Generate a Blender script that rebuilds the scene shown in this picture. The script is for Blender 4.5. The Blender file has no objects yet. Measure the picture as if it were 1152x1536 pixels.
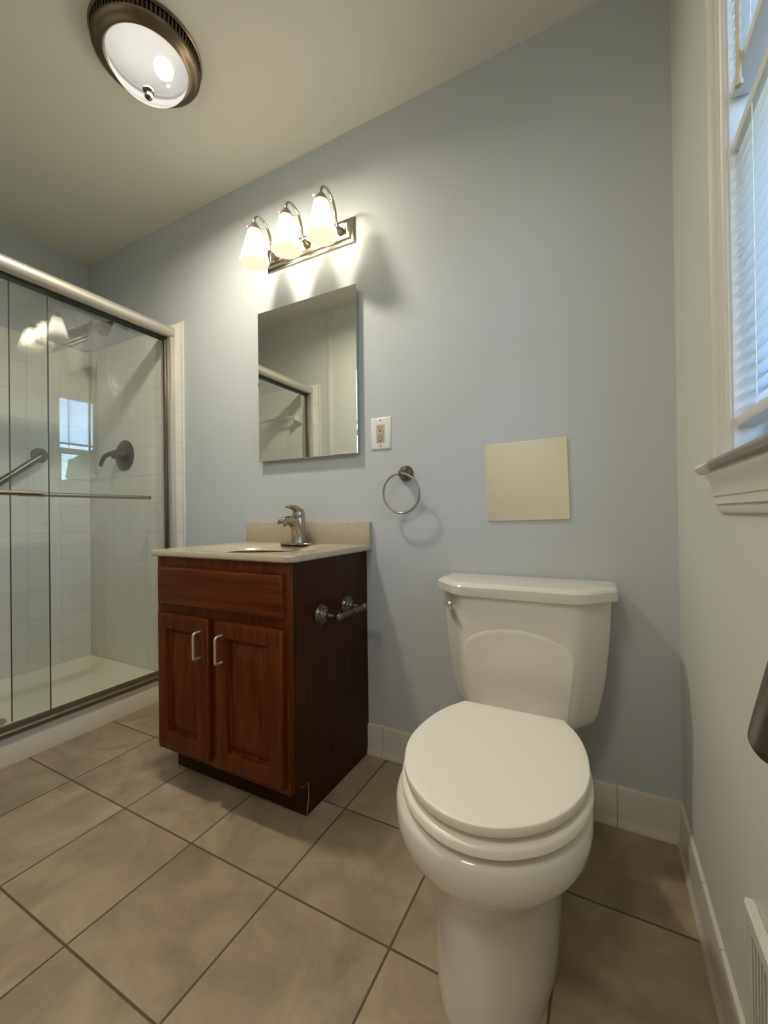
import bpy, bmesh, math, random
from math import sin, cos, pi, radians, sqrt
from mathutils import Vector, Matrix

SC = bpy.context.scene
COL = SC.collection
random.seed(7)

# ------------------------------------------------------------------ camera
cam_d = bpy.data.cameras.new('camera')
cam = bpy.data.objects.new('camera', cam_d)
COL.objects.link(cam)
cam_d.sensor_fit = 'HORIZONTAL'
cam_d.sensor_width = 36.0
cam_d.lens = 622.43 / 1152 * 36.0
cam_d.clip_start = 0.02
Rv = Vector((0.88687504, 0.46183598, -0.01265633))
Uv = Vector((0.01353103, 0.00141788, 0.99990745))
Fv = Vector((-0.46181118, 0.88696421, 0.00499164))
m = Matrix.Identity(4)
for i in range(3):
    m[i][0], m[i][1], m[i][2] = Rv[i], Uv[i], -Fv[i]
m.translation = Vector((-0.19175, -1.39676, 0.91976))
cam.matrix_world = m
SC.camera = cam

# ------------------------------------------------------------------ exposure, sky and lights
SC.view_settings.view_transform = 'Standard'
SC.view_settings.look = 'None'
SC.view_settings.gamma = 1.0
SC.view_settings.use_curve_mapping = False
SC.view_settings.exposure = 1.0
SC.cycles.use_denoising = True
SC.cycles.max_bounces = 12
SC.cycles.diffuse_bounces = 6
SC.cycles.glossy_bounces = 6
SC.cycles.transparent_max_bounces = 24
SC.cycles.sample_clamp_indirect = 6.0
SC.cycles.caustics_reflective = False
SC.cycles.caustics_refractive = False

SKY_STRENGTH = 1.2
VANITY_GLOW = 5.4
DOME_GLOW = 0.19
BULB_GLOW = 0.3
DOME_LAMP = 7.8
HALL_POWER = 5.8

world = bpy.data.worlds.new('sky')
SC.world = world
world.use_nodes = True
wn = world.node_tree.nodes
sky = wn.new('ShaderNodeTexSky')
sky.sky_type = 'NISHITA'
sky.sun_disc = False
sky.ozone_density = 4.0
sky.sun_elevation = radians(42)
sky.sun_rotation = radians(250)
wn['Background'].inputs['Strength'].default_value = SKY_STRENGTH
world.node_tree.links.new(sky.outputs[0], wn['Background'].inputs['Color'])

def area_light(name, loc, size, power, color, rot=(0, 0, 0)):
    d = bpy.data.lights.new(name, 'AREA')
    d.shape = 'RECTANGLE'; d.size, d.size_y = size
    d.energy = power; d.color = color
    o = bpy.data.objects.new(name, d); COL.objects.link(o)
    o.location = loc; o.rotation_euler = rot
    return o
# added fill light in the unseen hallway behind the doorway
area_light('hall_fill_light', (-0.65, -2.0, 2.38), (0.4, 0.4), HALL_POWER, (1.0, 0.89, 0.76))

# ------------------------------------------------------------------ helpers
ORG = {}

def lin(r, g, b):
    f = lambda c: (c / 255 / 12.92) if c / 255 <= 0.04045 else ((c / 255 + 0.055) / 1.055) ** 2.4
    return (f(r), f(g), f(b), 1.0)

def box(bm, x0, x1, y0, y1, z0, z1, bev=0.0, seg=2):
    b = bmesh.new()
    bmesh.ops.create_cube(b, size=1)
    for v in b.verts:
        v.co = Vector(((x0 + x1) / 2 + v.co.x * (x1 - x0), (y0 + y1) / 2 + v.co.y * (y1 - y0), (z0 + z1) / 2 + v.co.z * (z1 - z0)))
    if bev > 0:
        bmesh.ops.bevel(b, geom=list(b.edges), offset=bev, segments=seg, affect='EDGES', profile=0.5)
    merge(bm, b)

def merge(bm, b, mat=None):
    me = bpy.data.meshes.new('tmp')
    if mat is not None:
        b.transform(mat)
    b.to_mesh(me); b.free()
    bm.from_mesh(me); bpy.data.meshes.remove(me)

def loft(bm, rings, cap0=True, cap1=True, closed=True):
    vs = [[bm.verts.new(p) for p in r] for r in rings]
    n = len(vs[0])
    for a, b in zip(vs[:-1], vs[1:]):
        for i in range(n if closed else n - 1):
            j = (i + 1) % n
            try:
                bm.faces.new((a[i], a[j], b[j], b[i]))
            except ValueError:
                pass
    if cap0: bm.faces.new(list(reversed(vs[0])))
    if cap1: bm.faces.new(vs[-1])

def frame(d):
    d = d.normalized()
    a = Vector((0, 0, 1)) if abs(d.z) < 0.9 else Vector((1, 0, 0))
    u = d.cross(a).normalized(); w = d.cross(u).normalized()
    return u, w

def lathe(bm, prof, origin, axis, n=40, cap0=True, cap1=True):
    """prof: list of (radius, distance along axis)"""
    axis = Vector(axis).normalized(); u, w = frame(axis); o = Vector(origin)
    rings = [[o + axis * t + (u * cos(2 * pi * i / n) + w * sin(2 * pi * i / n)) * max(r, 1e-4) for i in range(n)] for r, t in prof]
    loft(bm, rings, cap0, cap1)

def smooth_path(pts, sub=8, closed=False):
    pts = [Vector(p) for p in pts]; out = []
    n = len(pts)
    rng = n if closed else n - 1
    for i in range(rng):
        if closed:
            p0, p1, p2, p3 = pts[(i - 1) % n], pts[i], pts[(i + 1) % n], pts[(i + 2) % n]
        else:
            p0 = pts[max(i - 1, 0)]; p1 = pts[i]; p2 = pts[i + 1]; p3 = pts[min(i + 2, n - 1)]
        for k in range(sub):
            t = k / sub
            out.append(0.5 * ((2 * p1) + (p2 - p0) * t + (2 * p0 - 5 * p1 + 4 * p2 - p3) * t * t + (3 * p1 - p0 - 3 * p2 + p3) * t ** 3))
    if not closed: out.append(pts[-1])
    return out

def tube(bm, pts, r, n=16, cap=True, squash=None):
    """r: radius or list of radii; squash: (su, sw) scale of the section"""
    pts = [Vector(p) for p in pts]; N = len(pts)
    rr = r if isinstance(r, (list, tuple)) else [r] * N
    rings = []; u = None
    for i, p in enumerate(pts):
        d = (pts[min(i + 1, N - 1)] - pts[max(i - 1, 0)]).normalized()
        if u is None:
            u, w = frame(d)
        else:
            u = (u - d * u.dot(d)).normalized(); w = d.cross(u)
        su, sw = squash[i] if squash else (1, 1)
        rings.append([p + (u * cos(2 * pi * k / n) * su + w * sin(2 * pi * k / n) * sw) * rr[i] for k in range(n)])
    loft(bm, rings, cap, cap)

def torus(bm, c, R, r, axis, n=72, k=14):
    axis = Vector(axis).normalized(); u, w = frame(axis); c = Vector(c)
    vs = []
    for i in range(n):
        a = 2 * pi * i / n; d = u * cos(a) + w * sin(a)
        vs.append([bm.verts.new(c + d * (R + r * cos(2 * pi * j / k)) + axis * r * sin(2 * pi * j / k)) for j in range(k)])
    for i in range(n):
        for j in range(k):
            bm.faces.new((vs[i][j], vs[(i + 1) % n][j], vs[(i + 1) % n][(j + 1) % k], vs[i][(j + 1) % k]))

def rrect(x0, x1, y0, y1, r, k=6):
    """rounded rectangle outline, r = radius or 4 radii for corners (x1y1, x0y1, x0y0, x1y0)"""
    rs = r if isinstance(r, (list, tuple)) else [r] * 4
    out = []
    for (cx, cy, a0), q in zip([(x1, y1, 0), (x0, y1, 90), (x0, y0, 180), (x1, y0, 270)], rs):
        ox = cx - q if cx == x1 else cx + q
        oy = cy - q if cy == y1 else cy + q
        for i in range(k + 1):
            a = radians(a0 + 90 * i / k)
            out.append((ox + q * cos(a), oy + q * sin(a)))
    return out

def rect_steps(bm, x0, x1, z0, z1, steps, face):
    """concentric rectangles on a vertical front (facing -y): steps = [(inset, y)]"""
    rings = []
    for ins, y in steps:
        rings.append([(x0 + ins, y, z0 + ins), (x1 - ins, y, z0 + ins), (x1 - ins, y, z1 - ins), (x0 + ins, y, z1 - ins)])
    loft(bm, rings)

def obj(name, bm, mat, parent=None, origin=None, angle=38):
    bmesh.ops.remove_doubles(bm, verts=list(bm.verts), dist=1e-6)
    bmesh.ops.recalc_face_normals(bm, faces=list(bm.faces))
    th = radians(angle)
    for f in bm.faces: f.smooth = True
    for e in bm.edges:
        e.smooth = not (len(e.link_faces) == 2 and e.calc_face_angle(0) > th)
    if parent is not None: o0 = ORG[parent.name]
    else: o0 = Vector(origin) if origin else Vector((0, 0, 0))
    bm.transform(Matrix.Translation(-o0))
    me = bpy.data.meshes.new(name); bm.to_mesh(me); bm.free()
    me.materials.append(mat)
    o = bpy.data.objects.new(name, me); COL.objects.link(o)
    if parent is not None:
        o.parent = parent
    else:
        o.location = o0
    ORG[o.name] = o0
    return o

def tag(o, label, cat, group=None):
    o['label'] = label; o['category'] = cat
    if group: o['group'] = group
    return o

def thing(name, label, cat, loc, group=None):
    o = bpy.data.objects.new(name, None); COL.objects.link(o)
    o.location = loc; o.empty_display_size = 0.05
    ORG[o.name] = Vector(loc)
    return tag(o, label, cat, group)

def struct(name, bm, mat, parent=None):
    o = obj(name, bm, mat, parent)
    if parent is None: o['kind'] = 'structure'
    return o

BM = bmesh.new

# ------------------------------------------------------------------ materials
def mat(name, color, rough=0.5, metal=0.0, spec=0.5, coat=0.0):
    m = bpy.data.materials.new(name); m.use_nodes = True
    p = m.node_tree.nodes['Principled BSDF']
    p.inputs['Base Color'].default_value = color
    p.inputs['Roughness'].default_value = rough
    p.inputs['Metallic'].default_value = metal
    p.inputs['Specular IOR Level'].default_value = spec
    p.inputs['Coat Weight'].default_value = coat
    p.inputs['Coat Roughness'].default_value = 0.08
    return m

class NT:
    def __init__(s, m): s.t = m.node_tree; s.n = m.node_tree.nodes; s.p = s.n.get('Principled BSDF')
    def new(s, t, **k):
        n = s.n.new(t)
        for a, b in k.items(): setattr(n, a, b)
        return n
    def link(s, a, b): s.t.links.new(a, b)
    def math(s, op, a, b=None, c=None, clamp=False):
        n = s.new('ShaderNodeMath', operation=op, use_clamp=clamp)
        for i, v in enumerate((a, b, c)):
            if v is None: continue
            if isinstance(v, (int, float)): n.inputs[i].default_value = v
            else: s.link(v, n.inputs[i])
        return n.outputs[0]
    def pos(s): return s.new('ShaderNodeNewGeometry').outputs['Position']
    def noise(s, vec, scale, detail=3, rough=0.5, dist=0.0):
        n = s.new('ShaderNodeTexNoise'); n.inputs['Scale'].default_value = scale
        n.inputs['Detail'].default_value = detail; n.inputs['Roughness'].default_value = rough
        n.inputs['Distortion'].default_value = dist
        s.link(vec, n.inputs['Vector']); return n.outputs['Fac']
    def ramp(s, fac, stops):
        n = s.new('ShaderNodeValToRGB'); e = n.color_ramp.elements
        while len(e) < len(stops): e.new(0.5)
        for q, (p, c) in zip(e, stops): q.position = p; q.color = c
        s.link(fac, n.inputs['Fac']); return n.outputs['Color']
    def mix(s, fac, a, b, blend='MIX'):
        n = s.new('ShaderNodeMix', data_type='RGBA', blend_type=blend)
        for v, q in ((fac, n.inputs[0]), (a, n.inputs[6]), (b, n.inputs[7])):
            if isinstance(v, (int, float)): q.default_value = v
            elif isinstance(v, tuple): q.default_value = v
            else: s.link(v, q)
        return n.outputs[2]
    def scaled(s, vec, sx, sy, sz):
        n = s.new('ShaderNodeVectorMath', operation='MULTIPLY'); s.link(vec, n.inputs[0])
        n.inputs[1].default_value = (sx, sy, sz); return n.outputs[0]
    def bump(s, h, strength, dist=0.002):
        n = s.new('ShaderNodeBump'); n.inputs['Strength'].default_value = strength
        n.inputs['Distance'].default_value = dist
        s.link(h, n.inputs['Height']); s.link(n.outputs[0], s.p.inputs['Normal'])

def paint(name, color, rough=0.6, amount=0.03, spec=0.3):
    m = mat(name, color, rough, spec=spec); t = NT(m); p = t.pos()
    c2 = tuple(x * (1 - amount) for x in color[:3]) + (1,)
    t.link(t.mix(t.noise(p, 1.7, 3), c2, color), t.p.inputs['Base Color'])
    t.bump(t.noise(p, 260, 2), 0.05, 0.001)
    return m

def tiles(name, axes, size, off, grout_w, base_stops, grout_col, rough=0.35, bump=0.5, nscale=5, vary=0.06, soft=0.0015):
    """square tiles on two world axes; off = position of one joint on each axis"""
    m = mat(name, base_stops[0][1], rough); t = NT(m); p = t.pos()
    sep = t.new('ShaderNodeSeparateXYZ'); t.link(p, sep.inputs[0])
    dists = []; cells = []
    for ax, sz, of in zip(axes, size, off):
        q = t.math('DIVIDE', t.math('SUBTRACT', sep.outputs[ax], of), sz)
        cells.append(t.math('FLOOR', q))
        fr = t.math('FRACT', q)
        d = t.math('MULTIPLY', t.math('MINIMUM', fr, t.math('SUBTRACT', 1.0, fr)), sz)
        dists.append(d)
    d = t.math('MINIMUM', dists[0], dists[1])
    mr = t.new('ShaderNodeMapRange'); t.link(d, mr.inputs[0])
    mr.inputs[1].default_value = grout_w / 2 - soft / 2; mr.inputs[2].default_value = grout_w / 2 + soft / 2
    cv = t.new('ShaderNodeCombineXYZ'); t.link(cells[0], cv.inputs[0]); t.link(cells[1], cv.inputs[1])
    wn_ = t.new('ShaderNodeTexWhiteNoise', noise_dimensions='3D'); t.link(cv.outputs[0], wn_.inputs['Vector'])
    shift = t.new('ShaderNodeVectorMath', operation='MULTIPLY_ADD')
    t.link(wn_.outputs['Color'], shift.inputs[0]); shift.inputs[1].default_value = (7, 7, 7); t.link(p, shift.inputs[2])
    col = t.ramp(t.noise(shift.outputs[0], nscale, 5, 0.6, 0.6), base_stops)
    k = t.math('ADD', 1.0 - vary, t.math('MULTIPLY', wn_.outputs['Value'], 2 * vary))
    vm = t.new('ShaderNodeVectorMath', operation='SCALE'); t.link(col, vm.inputs[0]); t.link(k, vm.inputs['Scale'])
    t.link(t.mix(mr.outputs[0], grout_col, vm.outputs[0]), t.p.inputs['Base Color'])
    rr = t.math('ADD', t.math('MULTIPLY', mr.outputs[0], rough - 0.85), 0.85)
    t.link(rr, t.p.inputs['Roughness'])
    h = t.math('ADD', mr.outputs[0], t.math('MULTIPLY', t.noise(p, 30, 3), 0.12))
    t.bump(h, bump, 0.002)
    return m

def metal(name, color, rough, brushed=True):
    m = mat(name, color, rough, 1.0); t = NT(m)
    tc = t.new('ShaderNodeTexCoord').outputs['Object']
    n = t.noise(t.scaled(tc, 40, 40, 400) if brushed else tc, 4 if brushed else 60, 3)
    t.link(t.math('ADD', rough - 0.06, t.math('MULTIPLY', n, 0.12)), t.p.inputs['Roughness'])
    return m

def wood(name, dark, mid, light, vertical=True, rough=0.42):
    m = mat(name, mid, rough, spec=0.22); t = NT(m); p = t.pos()
    v = t.scaled(p, 26, 26, 1.6) if vertical else t.scaled(p, 1.6, 26, 26)
    g = t.noise(v, 2.2, 6, 0.62, 0.8)
    c = t.ramp(g, [(0.25, dark), (0.5, mid), (0.78, light)])
    blot = t.noise(p, 7, 3)
    c = t.mix(t.math('MULTIPLY', blot, 0.35), c, dark)
    t.link(c, t.p.inputs['Base Color'])
    t.bump(g, 0.06, 0.001)
    return m

def glass(name, tint, f0=0.045):
    m = bpy.data.materials.new(name); m.use_nodes = True; t = NT(m)
    out = t.n['Material Output']; t.n.remove(t.p)
    g = t.new('ShaderNodeNewGeometry')
    dot = t.new('ShaderNodeVectorMath', operation='DOT_PRODUCT')
    t.link(g.outputs['Normal'], dot.inputs[0]); t.link(g.outputs['Incoming'], dot.inputs[1])
    c = t.math('SUBTRACT', 1.0, t.math('ABSOLUTE', dot.outputs['Value']), clamp=True)
    fr = t.math('ADD', f0, t.math('MULTIPLY', t.math('POWER', c, 5.0), 1 - f0), clamp=True)
    tr = t.new('ShaderNodeBsdfTransparent'); tr.inputs[0].default_value = tint
    gl = t.new('ShaderNodeBsdfGlossy'); gl.inputs['Roughness'].default_value = 0.0
    gl.inputs['Color'].default_value = (1, 1, 1, 1)
    mx = t.new('ShaderNodeMixShader')
    t.link(fr, mx.inputs[0]); t.link(tr.outputs[0], mx.inputs[1]); t.link(gl.outputs[0], mx.inputs[2])
    t.link(mx.outputs[0], out.inputs['Surface'])
    return m

M = {}
M['wall'] = paint('pale_blue_grey_paint', lin(192, 197, 200), 0.5)
M['wall_warm'] = paint('pale_warm_grey_paint', lin(211, 212, 206), 0.5)
M['ceiling'] = paint('ceiling_paint', lin(220, 216, 206), 0.8)
M['trim'] = paint('white_trim_paint', lin(212, 210, 202), 0.35, 0.02, 0.5)
M['floor'] = tiles('beige_floor_tile', (0, 1), (0.3124, 0.3101), (-0.912, -0.3025), 0.0052,
                   [(0.25, lin(130, 115, 98)), (0.5, lin(159, 143, 121)), (0.75, lin(180, 164, 140))],
                   lin(90, 75, 60), 0.38, 0.5, 6.5, 0.05)
M['shower_tile_y'] = tiles('white_shower_tile', (0, 2), (0.1524, 0.1524), (-2.05, 1.904), 0.0028,
                   [(0.3, lin(226, 225, 217)), (0.7, lin(233, 232, 224))], lin(203, 200, 191), 0.14, 0.35, 3, 0.015)
M['shower_tile_x'] = tiles('white_shower_tile_side', (1, 2), (0.1524, 0.1524), (-0.01, 1.904), 0.0028,
                   [(0.3, lin(226, 225, 217)), (0.7, lin(233, 232, 224))], lin(203, 200, 191), 0.14, 0.35, 3, 0.015)
M['base_x'] = tiles('white_base_tile', (0, 2), (0.1552, 9.0), (-0.1587, -3), 0.0022,
                   [(0.3, lin(206, 202, 192)), (0.7, lin(212, 208, 198))], lin(150, 143, 130), 0.2, 0.4, 3, 0.02)
M['base_y'] = tiles('white_base_tile_side', (1, 2), (0.1552, 9.0), (-0.28, -3), 0.0022,
                   [(0.3, lin(206, 202, 192)), (0.7, lin(212, 208, 198))], lin(150, 143, 130), 0.2, 0.4, 3, 0.02)
M['porcelain'] = mat('white_porcelain', lin(221, 217, 211), 0.12, coat=0.3)
M['seat'] = mat('white_seat_plastic', lin(238, 234, 224), 0.32)
M['pan'] = mat('cream_shower_pan', lin(238, 232, 216), 0.3)
M['nickel'] = metal('brushed_nickel', lin(176, 166, 152), 0.26)
M['satin'] = mat('satin_aluminium', lin(206, 200, 190), 0.38, 0.7)
M['track'] = mat('dull_bronze_aluminium', lin(128, 116, 96), 0.5, 0.5)
M['steel_dark'] = metal('dark_brushed_steel', lin(110, 105, 98), 0.32)
M['pewter'] = metal('aged_pewter', lin(124, 116, 106), 0.28)
M['bronze'] = metal('bronze_nickel', lin(112, 100, 84), 0.3)
M['chrome'] = mat('chrome', lin(200, 198, 194), 0.07, 1.0)
M['black'] = mat('black_rubber', lin(22, 21, 20), 0.6)
M['mirror'] = mat('mirror_silver', (0.86, 0.87, 0.84, 1), 0.0, 1.0)
M['plastic_white'] = mat('white_plastic', lin(226, 226, 224), 0.35)
M['plastic_tan'] = mat('tan_plastic', lin(188, 174, 150), 0.4)
M['panel'] = paint('cream_panel', lin(221, 213, 184), 0.5, 0.02)
M['wood'] = wood('cherry_stained_wood', lin(58, 20, 3), lin(98, 44, 9), lin(126, 62, 20))
M['wood_h'] = wood('cherry_stained_wood_horizontal', lin(58, 20, 3), lin(98, 44, 9), lin(126, 62, 20), False)
M['wood_side'] = wood('dark_cherry_body_wood', lin(34, 13, 2), lin(60, 27, 6), lin(80, 40, 12))  # cabinet body wood, set darker than the doors and face frame
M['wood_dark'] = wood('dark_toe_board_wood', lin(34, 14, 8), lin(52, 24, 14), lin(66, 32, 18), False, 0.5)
M['raw_wood'] = mat('raw_chipped_wood', lin(160, 128, 92), 0.7)
M['glass'] = glass('clear_shower_glass', (0.975, 0.985, 0.978, 1))
M['pane'] = glass('window_pane_glass', (0.97, 0.98, 0.98, 1))
M['glass_edge'] = mat('dark_green_glass_edge', lin(58, 76, 66), 0.2)
M['vinyl'] = mat('white_vinyl', lin(222, 222, 220), 0.4)

# counter stone
m = mat('beige_speckled_stone', lin(180, 166, 140), 0.22, coat=0.2); t = NT(m); p = t.pos()
c = t.ramp(t.noise(p, 420, 2, 0.7), [(0.35, lin(152, 138, 114)), (0.5, lin(184, 172, 150)), (0.68, lin(206, 196, 176))])
t.link(c, t.p.inputs['Base Color']); M['stone'] = m

# translucent blind slat
m = mat('white_blind_slat', lin(238, 240, 244), 0.45); t = NT(m)
tl = t.new('ShaderNodeBsdfTranslucent'); tl.inputs[0].default_value = lin(236, 240, 246)
mx = t.new('ShaderNodeMixShader'); mx.inputs[0].default_value = 0.65
t.link(t.p.outputs[0], mx.inputs[1]); t.link(tl.outputs[0], mx.inputs[2])
t.link(mx.outputs[0], t.n['Material Output'].inputs['Surface']); M['slat'] = m

# lit lamp glass of the vanity shades: brightest round the bulb, dimmer at neck and rim
m = mat('lit_frosted_shade', lin(158, 154, 142), 0.35); t = NT(m)
tc = t.new('ShaderNodeTexCoord').outputs['Object']
sp = t.new('ShaderNodeSeparateXYZ'); t.link(tc, sp.inputs[0])
zf = t.new('ShaderNodeMapRange'); t.link(sp.outputs[2], zf.inputs[0])
zf.inputs[1].default_value = 1.945 - 2.04; zf.inputs[2].default_value = 2.08 - 2.04
rp = t.ramp(zf.outputs[0], [(0.0, (0.10, 0.10, 0.10, 1)), (0.1, (0.3, 0.3, 0.3, 1)), (0.3, (0.85, 0.85, 0.85, 1)), (0.6, (1, 1, 1, 1)), (0.85, (0.5, 0.5, 0.5, 1)), (1.0, (0.05, 0.05, 0.05, 1))])
t.p.inputs['Emission Color'].default_value = (1.0, 0.90, 0.66, 1)
t.link(t.math('MULTIPLY', rp, VANITY_GLOW), t.p.inputs['Emission Strength']); M['shade'] = m

m = mat('lit_shade_inside', lin(158, 154, 142), 0.4)
m.node_tree.nodes['Principled BSDF'].inputs['Emission Color'].default_value = (1.0, 0.90, 0.66, 1)
m.node_tree.nodes['Principled BSDF'].inputs['Emission Strength'].default_value = VANITY_GLOW * 0.075
M['shade_in'] = m

# dome glass, lit from inside by its bulb; the frosting glows faintly
m = glass('glowing_dome_glass', (1, 1, 1, 1), 0.05); t = NT(m)
em = t.new('ShaderNodeEmission'); em.inputs['Color'].default_value = (1.0, 0.97, 0.92, 1); em.inputs['Strength'].default_value = DOME_GLOW
ad = t.new('ShaderNodeAddShader'); o_ = t.n['Material Output']
t.link(o_.inputs['Surface'].links[0].from_socket, ad.inputs[0]); t.link(em.outputs[0], ad.inputs[1])
t.link(ad.outputs[0], o_.inputs['Surface']); M['dome'] = m
m = mat('glowing_bulb', lin(255, 250, 240), 0.4)
m.node_tree.nodes['Principled BSDF'].inputs['Emission Color'].default_value = (1.0, 0.90, 0.76, 1)
m.node_tree.nodes['Principled BSDF'].inputs['Emission Strength'].default_value = BULB_GLOW
M['bulb'] = m
M['reflector'] = mat('white_lamp_pan', lin(200, 200, 198), 0.5)

# outdoors
m = mat('tree_leaves', lin(70, 98, 50), 0.7); t = NT(m); p = t.pos()
t.link(t.ramp(t.noise(p, 3.0, 5, 0.7), [(0.3, lin(38, 62, 28)), (0.55, lin(88, 118, 62)), (0.75, lin(150, 172, 112))]), t.p.inputs['Base Color'])
M['leaves'] = m
M['bark'] = mat('bark', lin(84, 66, 50), 0.9)
m = mat('lawn', lin(82, 104, 56), 0.9); t = NT(m); p = t.pos()
t.link(t.ramp(t.noise(p, 1.2, 4), [(0.3, lin(66, 86, 44)), (0.7, lin(100, 122, 68))]), t.p.inputs['Base Color']); M['lawn'] = m

# ------------------------------------------------------------------ the room
H = 2.4396
XL = -2.90          # shower's far side wall
YF = -1.20          # wall opposite the vanity
XD = -1.30          # where that wall ends at the doorway
YH = -2.60          # end of the hallway behind the camera
T = 0.12

b = BM(); box(b, XL - T, T, YH - T, T, -0.12, 0.0); struct('floor', b, M['floor'])
b = BM(); box(b, XL - T, T, YH - T, T, H, H + 0.12); struct('ceiling', b, M['ceiling'])
b = BM(); box(b, XL - T, T, 0.0, T, 0.0, H); struct('wall_back', b, M['wall'])
b = BM(); box(b, XL - T, XL, YF - T, 0.0, 0.0, H); struct('wall_left', b, M['wall'])
b = BM(); box(b, XL, XD, YF - T, YF, 0.0, H); struct('wall_front', b, M['wall_warm'])
b = BM(); box(b, XD - T, XD, YH, YF - T, 0.0, H); struct('wall_hallway_left', b, M['wall_warm'])
b = BM(); box(b, XD - T, T, YH - T, YH, 0.0, H); struct('wall_hallway_back', b, M['wall_warm'])
# right wall with the window opening
WY0, WY1, WZ0, WZ1 = -1.13, -0.548, 0.985, 2.04
b = BM()
box(b, 0, T, WY1, 0, 0, H); box(b, 0, T, YH, WY0, 0, H)
box(b, 0, T, WY0, WY1, 0, WZ0); box(b, 0, T, WY0, WY1, WZ1, H)
struct('wall_right', b, M['wall_warm'])

# tiled shower surround, thin tile skin on three walls
TZ = 1.904
b = BM(); box(b, XL, -2.05, -0.010, 0, 0.0, TZ, 0.003); struct('wall_shower_back', b, M['shower_tile_y'])
b = BM(); box(b, XL, XL + 0.010, YF + 0.010, -0.010, 0.0, TZ); struct('wall_shower_left', b, M['shower_tile_x'])
b = BM(); box(b, XL, -2.05, YF, YF + 0.010, 0.0, TZ, 0.003); struct('wall_shower_front', b, M['shower_tile_y'])
b = BM()
box(b, -2.057, -2.044, -0.0125, 0, 0.0, TZ + 0.004, 0.004); struct('trim_1', b, M['trim'])
b = BM()
box(b, -2.057, -2.044, YF, YF + 0.0125, 0.0, TZ + 0.004, 0.004); struct('trim_2', b, M['trim'])
b = BM(); box(b, -1.975, -1.935, YF, YF + 0.012, 0.0, H, 0.003); struct('trim_3', b, M['trim'])

# tile baseboards with a small cove at the foot
def base_profile():
    p = [(0, 0), (0.016, 0.0), (0.016, 0.008), (0.011, 0.016), (0.009, 0.03), (0.0085, 0.104), (0.0065, 0.111), (0.0, 0.114)]
    return p
b = BM()
loft(b, [[(x, -d, z) for d, z in base_profile()] for x in (-2.044, 0.0)]); struct('baseboard_back', b, M['base_x'])
b = BM()
loft(b, [[(-d, y, z) for d, z in base_profile()] for y in (0.0, YH)]); struct('baseboard_right', b, M['base_y'])
b = BM()
loft(b, [[(x, YF + d, z) for d, z in base_profile()] for x in (-2.044, XD)]); struct('baseboard_front', b, M['base_x'])

# ------------------------------------------------------------------ window
win = bpy.data.objects.new('window_1', None); COL.objects.link(win)
win.location = (0, (WY0 + WY1) / 2, WZ0); win['kind'] = 'structure'; ORG[win.name] = Vector(win.location)
CW = 0.088
b = BM()
def casing_ring(ins, x):
    return [(x, WY0 - CW + ins, 1.004), (x, WY1 + CW - ins, 1.004), (x, WY1 + CW - ins, WZ1 + CW - ins), (x, WY0 - CW + ins, WZ1 + CW - ins)]
def casing_leg(prof, pts_fn):
    rings = [[pts_fn(i, d, h) for d, h in prof] for i in range(4)]
    loft(b, rings)
prof = [(0, 0), (0, 0.012), (0.006, 0.0135), (0.016, 0.0135), (0.0175, 0.0095), (0.021, 0.0085), (0.05, 0.0100), (0.062, 0.0100), (0.064, 0.0070), (0.0665, 0.0070), (0.068, 0.0085), (0.078, 0.0085), (0.081, 0.0055), (CW, 0.0045), (CW, 0)]
def pf(i, d, h):
    yy = [WY1 + CW - d, WY1 + CW - d, WY0 - CW + d, WY0 - CW + d][i]
    zz = [1.004, WZ1 + CW - d, WZ1 + CW - d, 1.004][i]
    return (-h, yy, zz)
casing_leg(prof, pf); obj('casing', b, M['trim'], win)
b = BM()   # stool with rounded nose
sp_ = [(0.10, 0.985), (0.10, 1.004), (-0.026, 1.004), (-0.031, 1.0015), (-0.034, 0.996), (-0.031, 0.9895), (-0.026, 0.985)]
loft(b, [[(x, y, z) for x, z in sp_] for y in (WY0, WY1)])
sp2 = [(0.0, 0.985), (0.0, 1.004), (-0.026, 1.004), (-0.031, 1.0015), (-0.034, 0.996), (-0.031, 0.9895), (-0.026, 0.985)]
loft(b, [[(x, y, z) for x, z in sp2] for y in (WY1 + CW + 0.026, WY1)])
loft(b, [[(x, y, z) for x, z in sp2] for y in (WY0, WY0 - CW - 0.026)])
obj('stool', b, M['trim'], win)
b = BM()   # apron: cove moulding over a bead
ap = [(0, 0.985), (-0.024, 0.985), (-0.023, 0.978), (-0.017, 0.968), (-0.014, 0.954), (-0.0135, 0.944), (-0.0115, 0.943), (-0.0115, 0.930), (-0.0075, 0.929), (-0.0085, 0.921), (-0.0055, 0.915), (0, 0.914)]
loft(b, [[(x, y - (x * 0.6 if y > -0.8 else -x * 0.6), z) for x, z in ap] for y in (WY1 + CW - 0.02, WY0 - CW + 0.02)])
obj('apron', b, M['trim'], win)
b = BM()   # jamb liner
box(b, 0.0, T, WY1 - 0.004, WY1, WZ0 + 0.019, WZ1); box(b, 0.0, T, WY0, WY0 + 0.004, WZ0 + 0.019, WZ1); box(b, 0.0, T, WY0, WY1, WZ1 - 0.004, WZ1)
obj('jamb', b, M['vinyl'], win)
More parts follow.
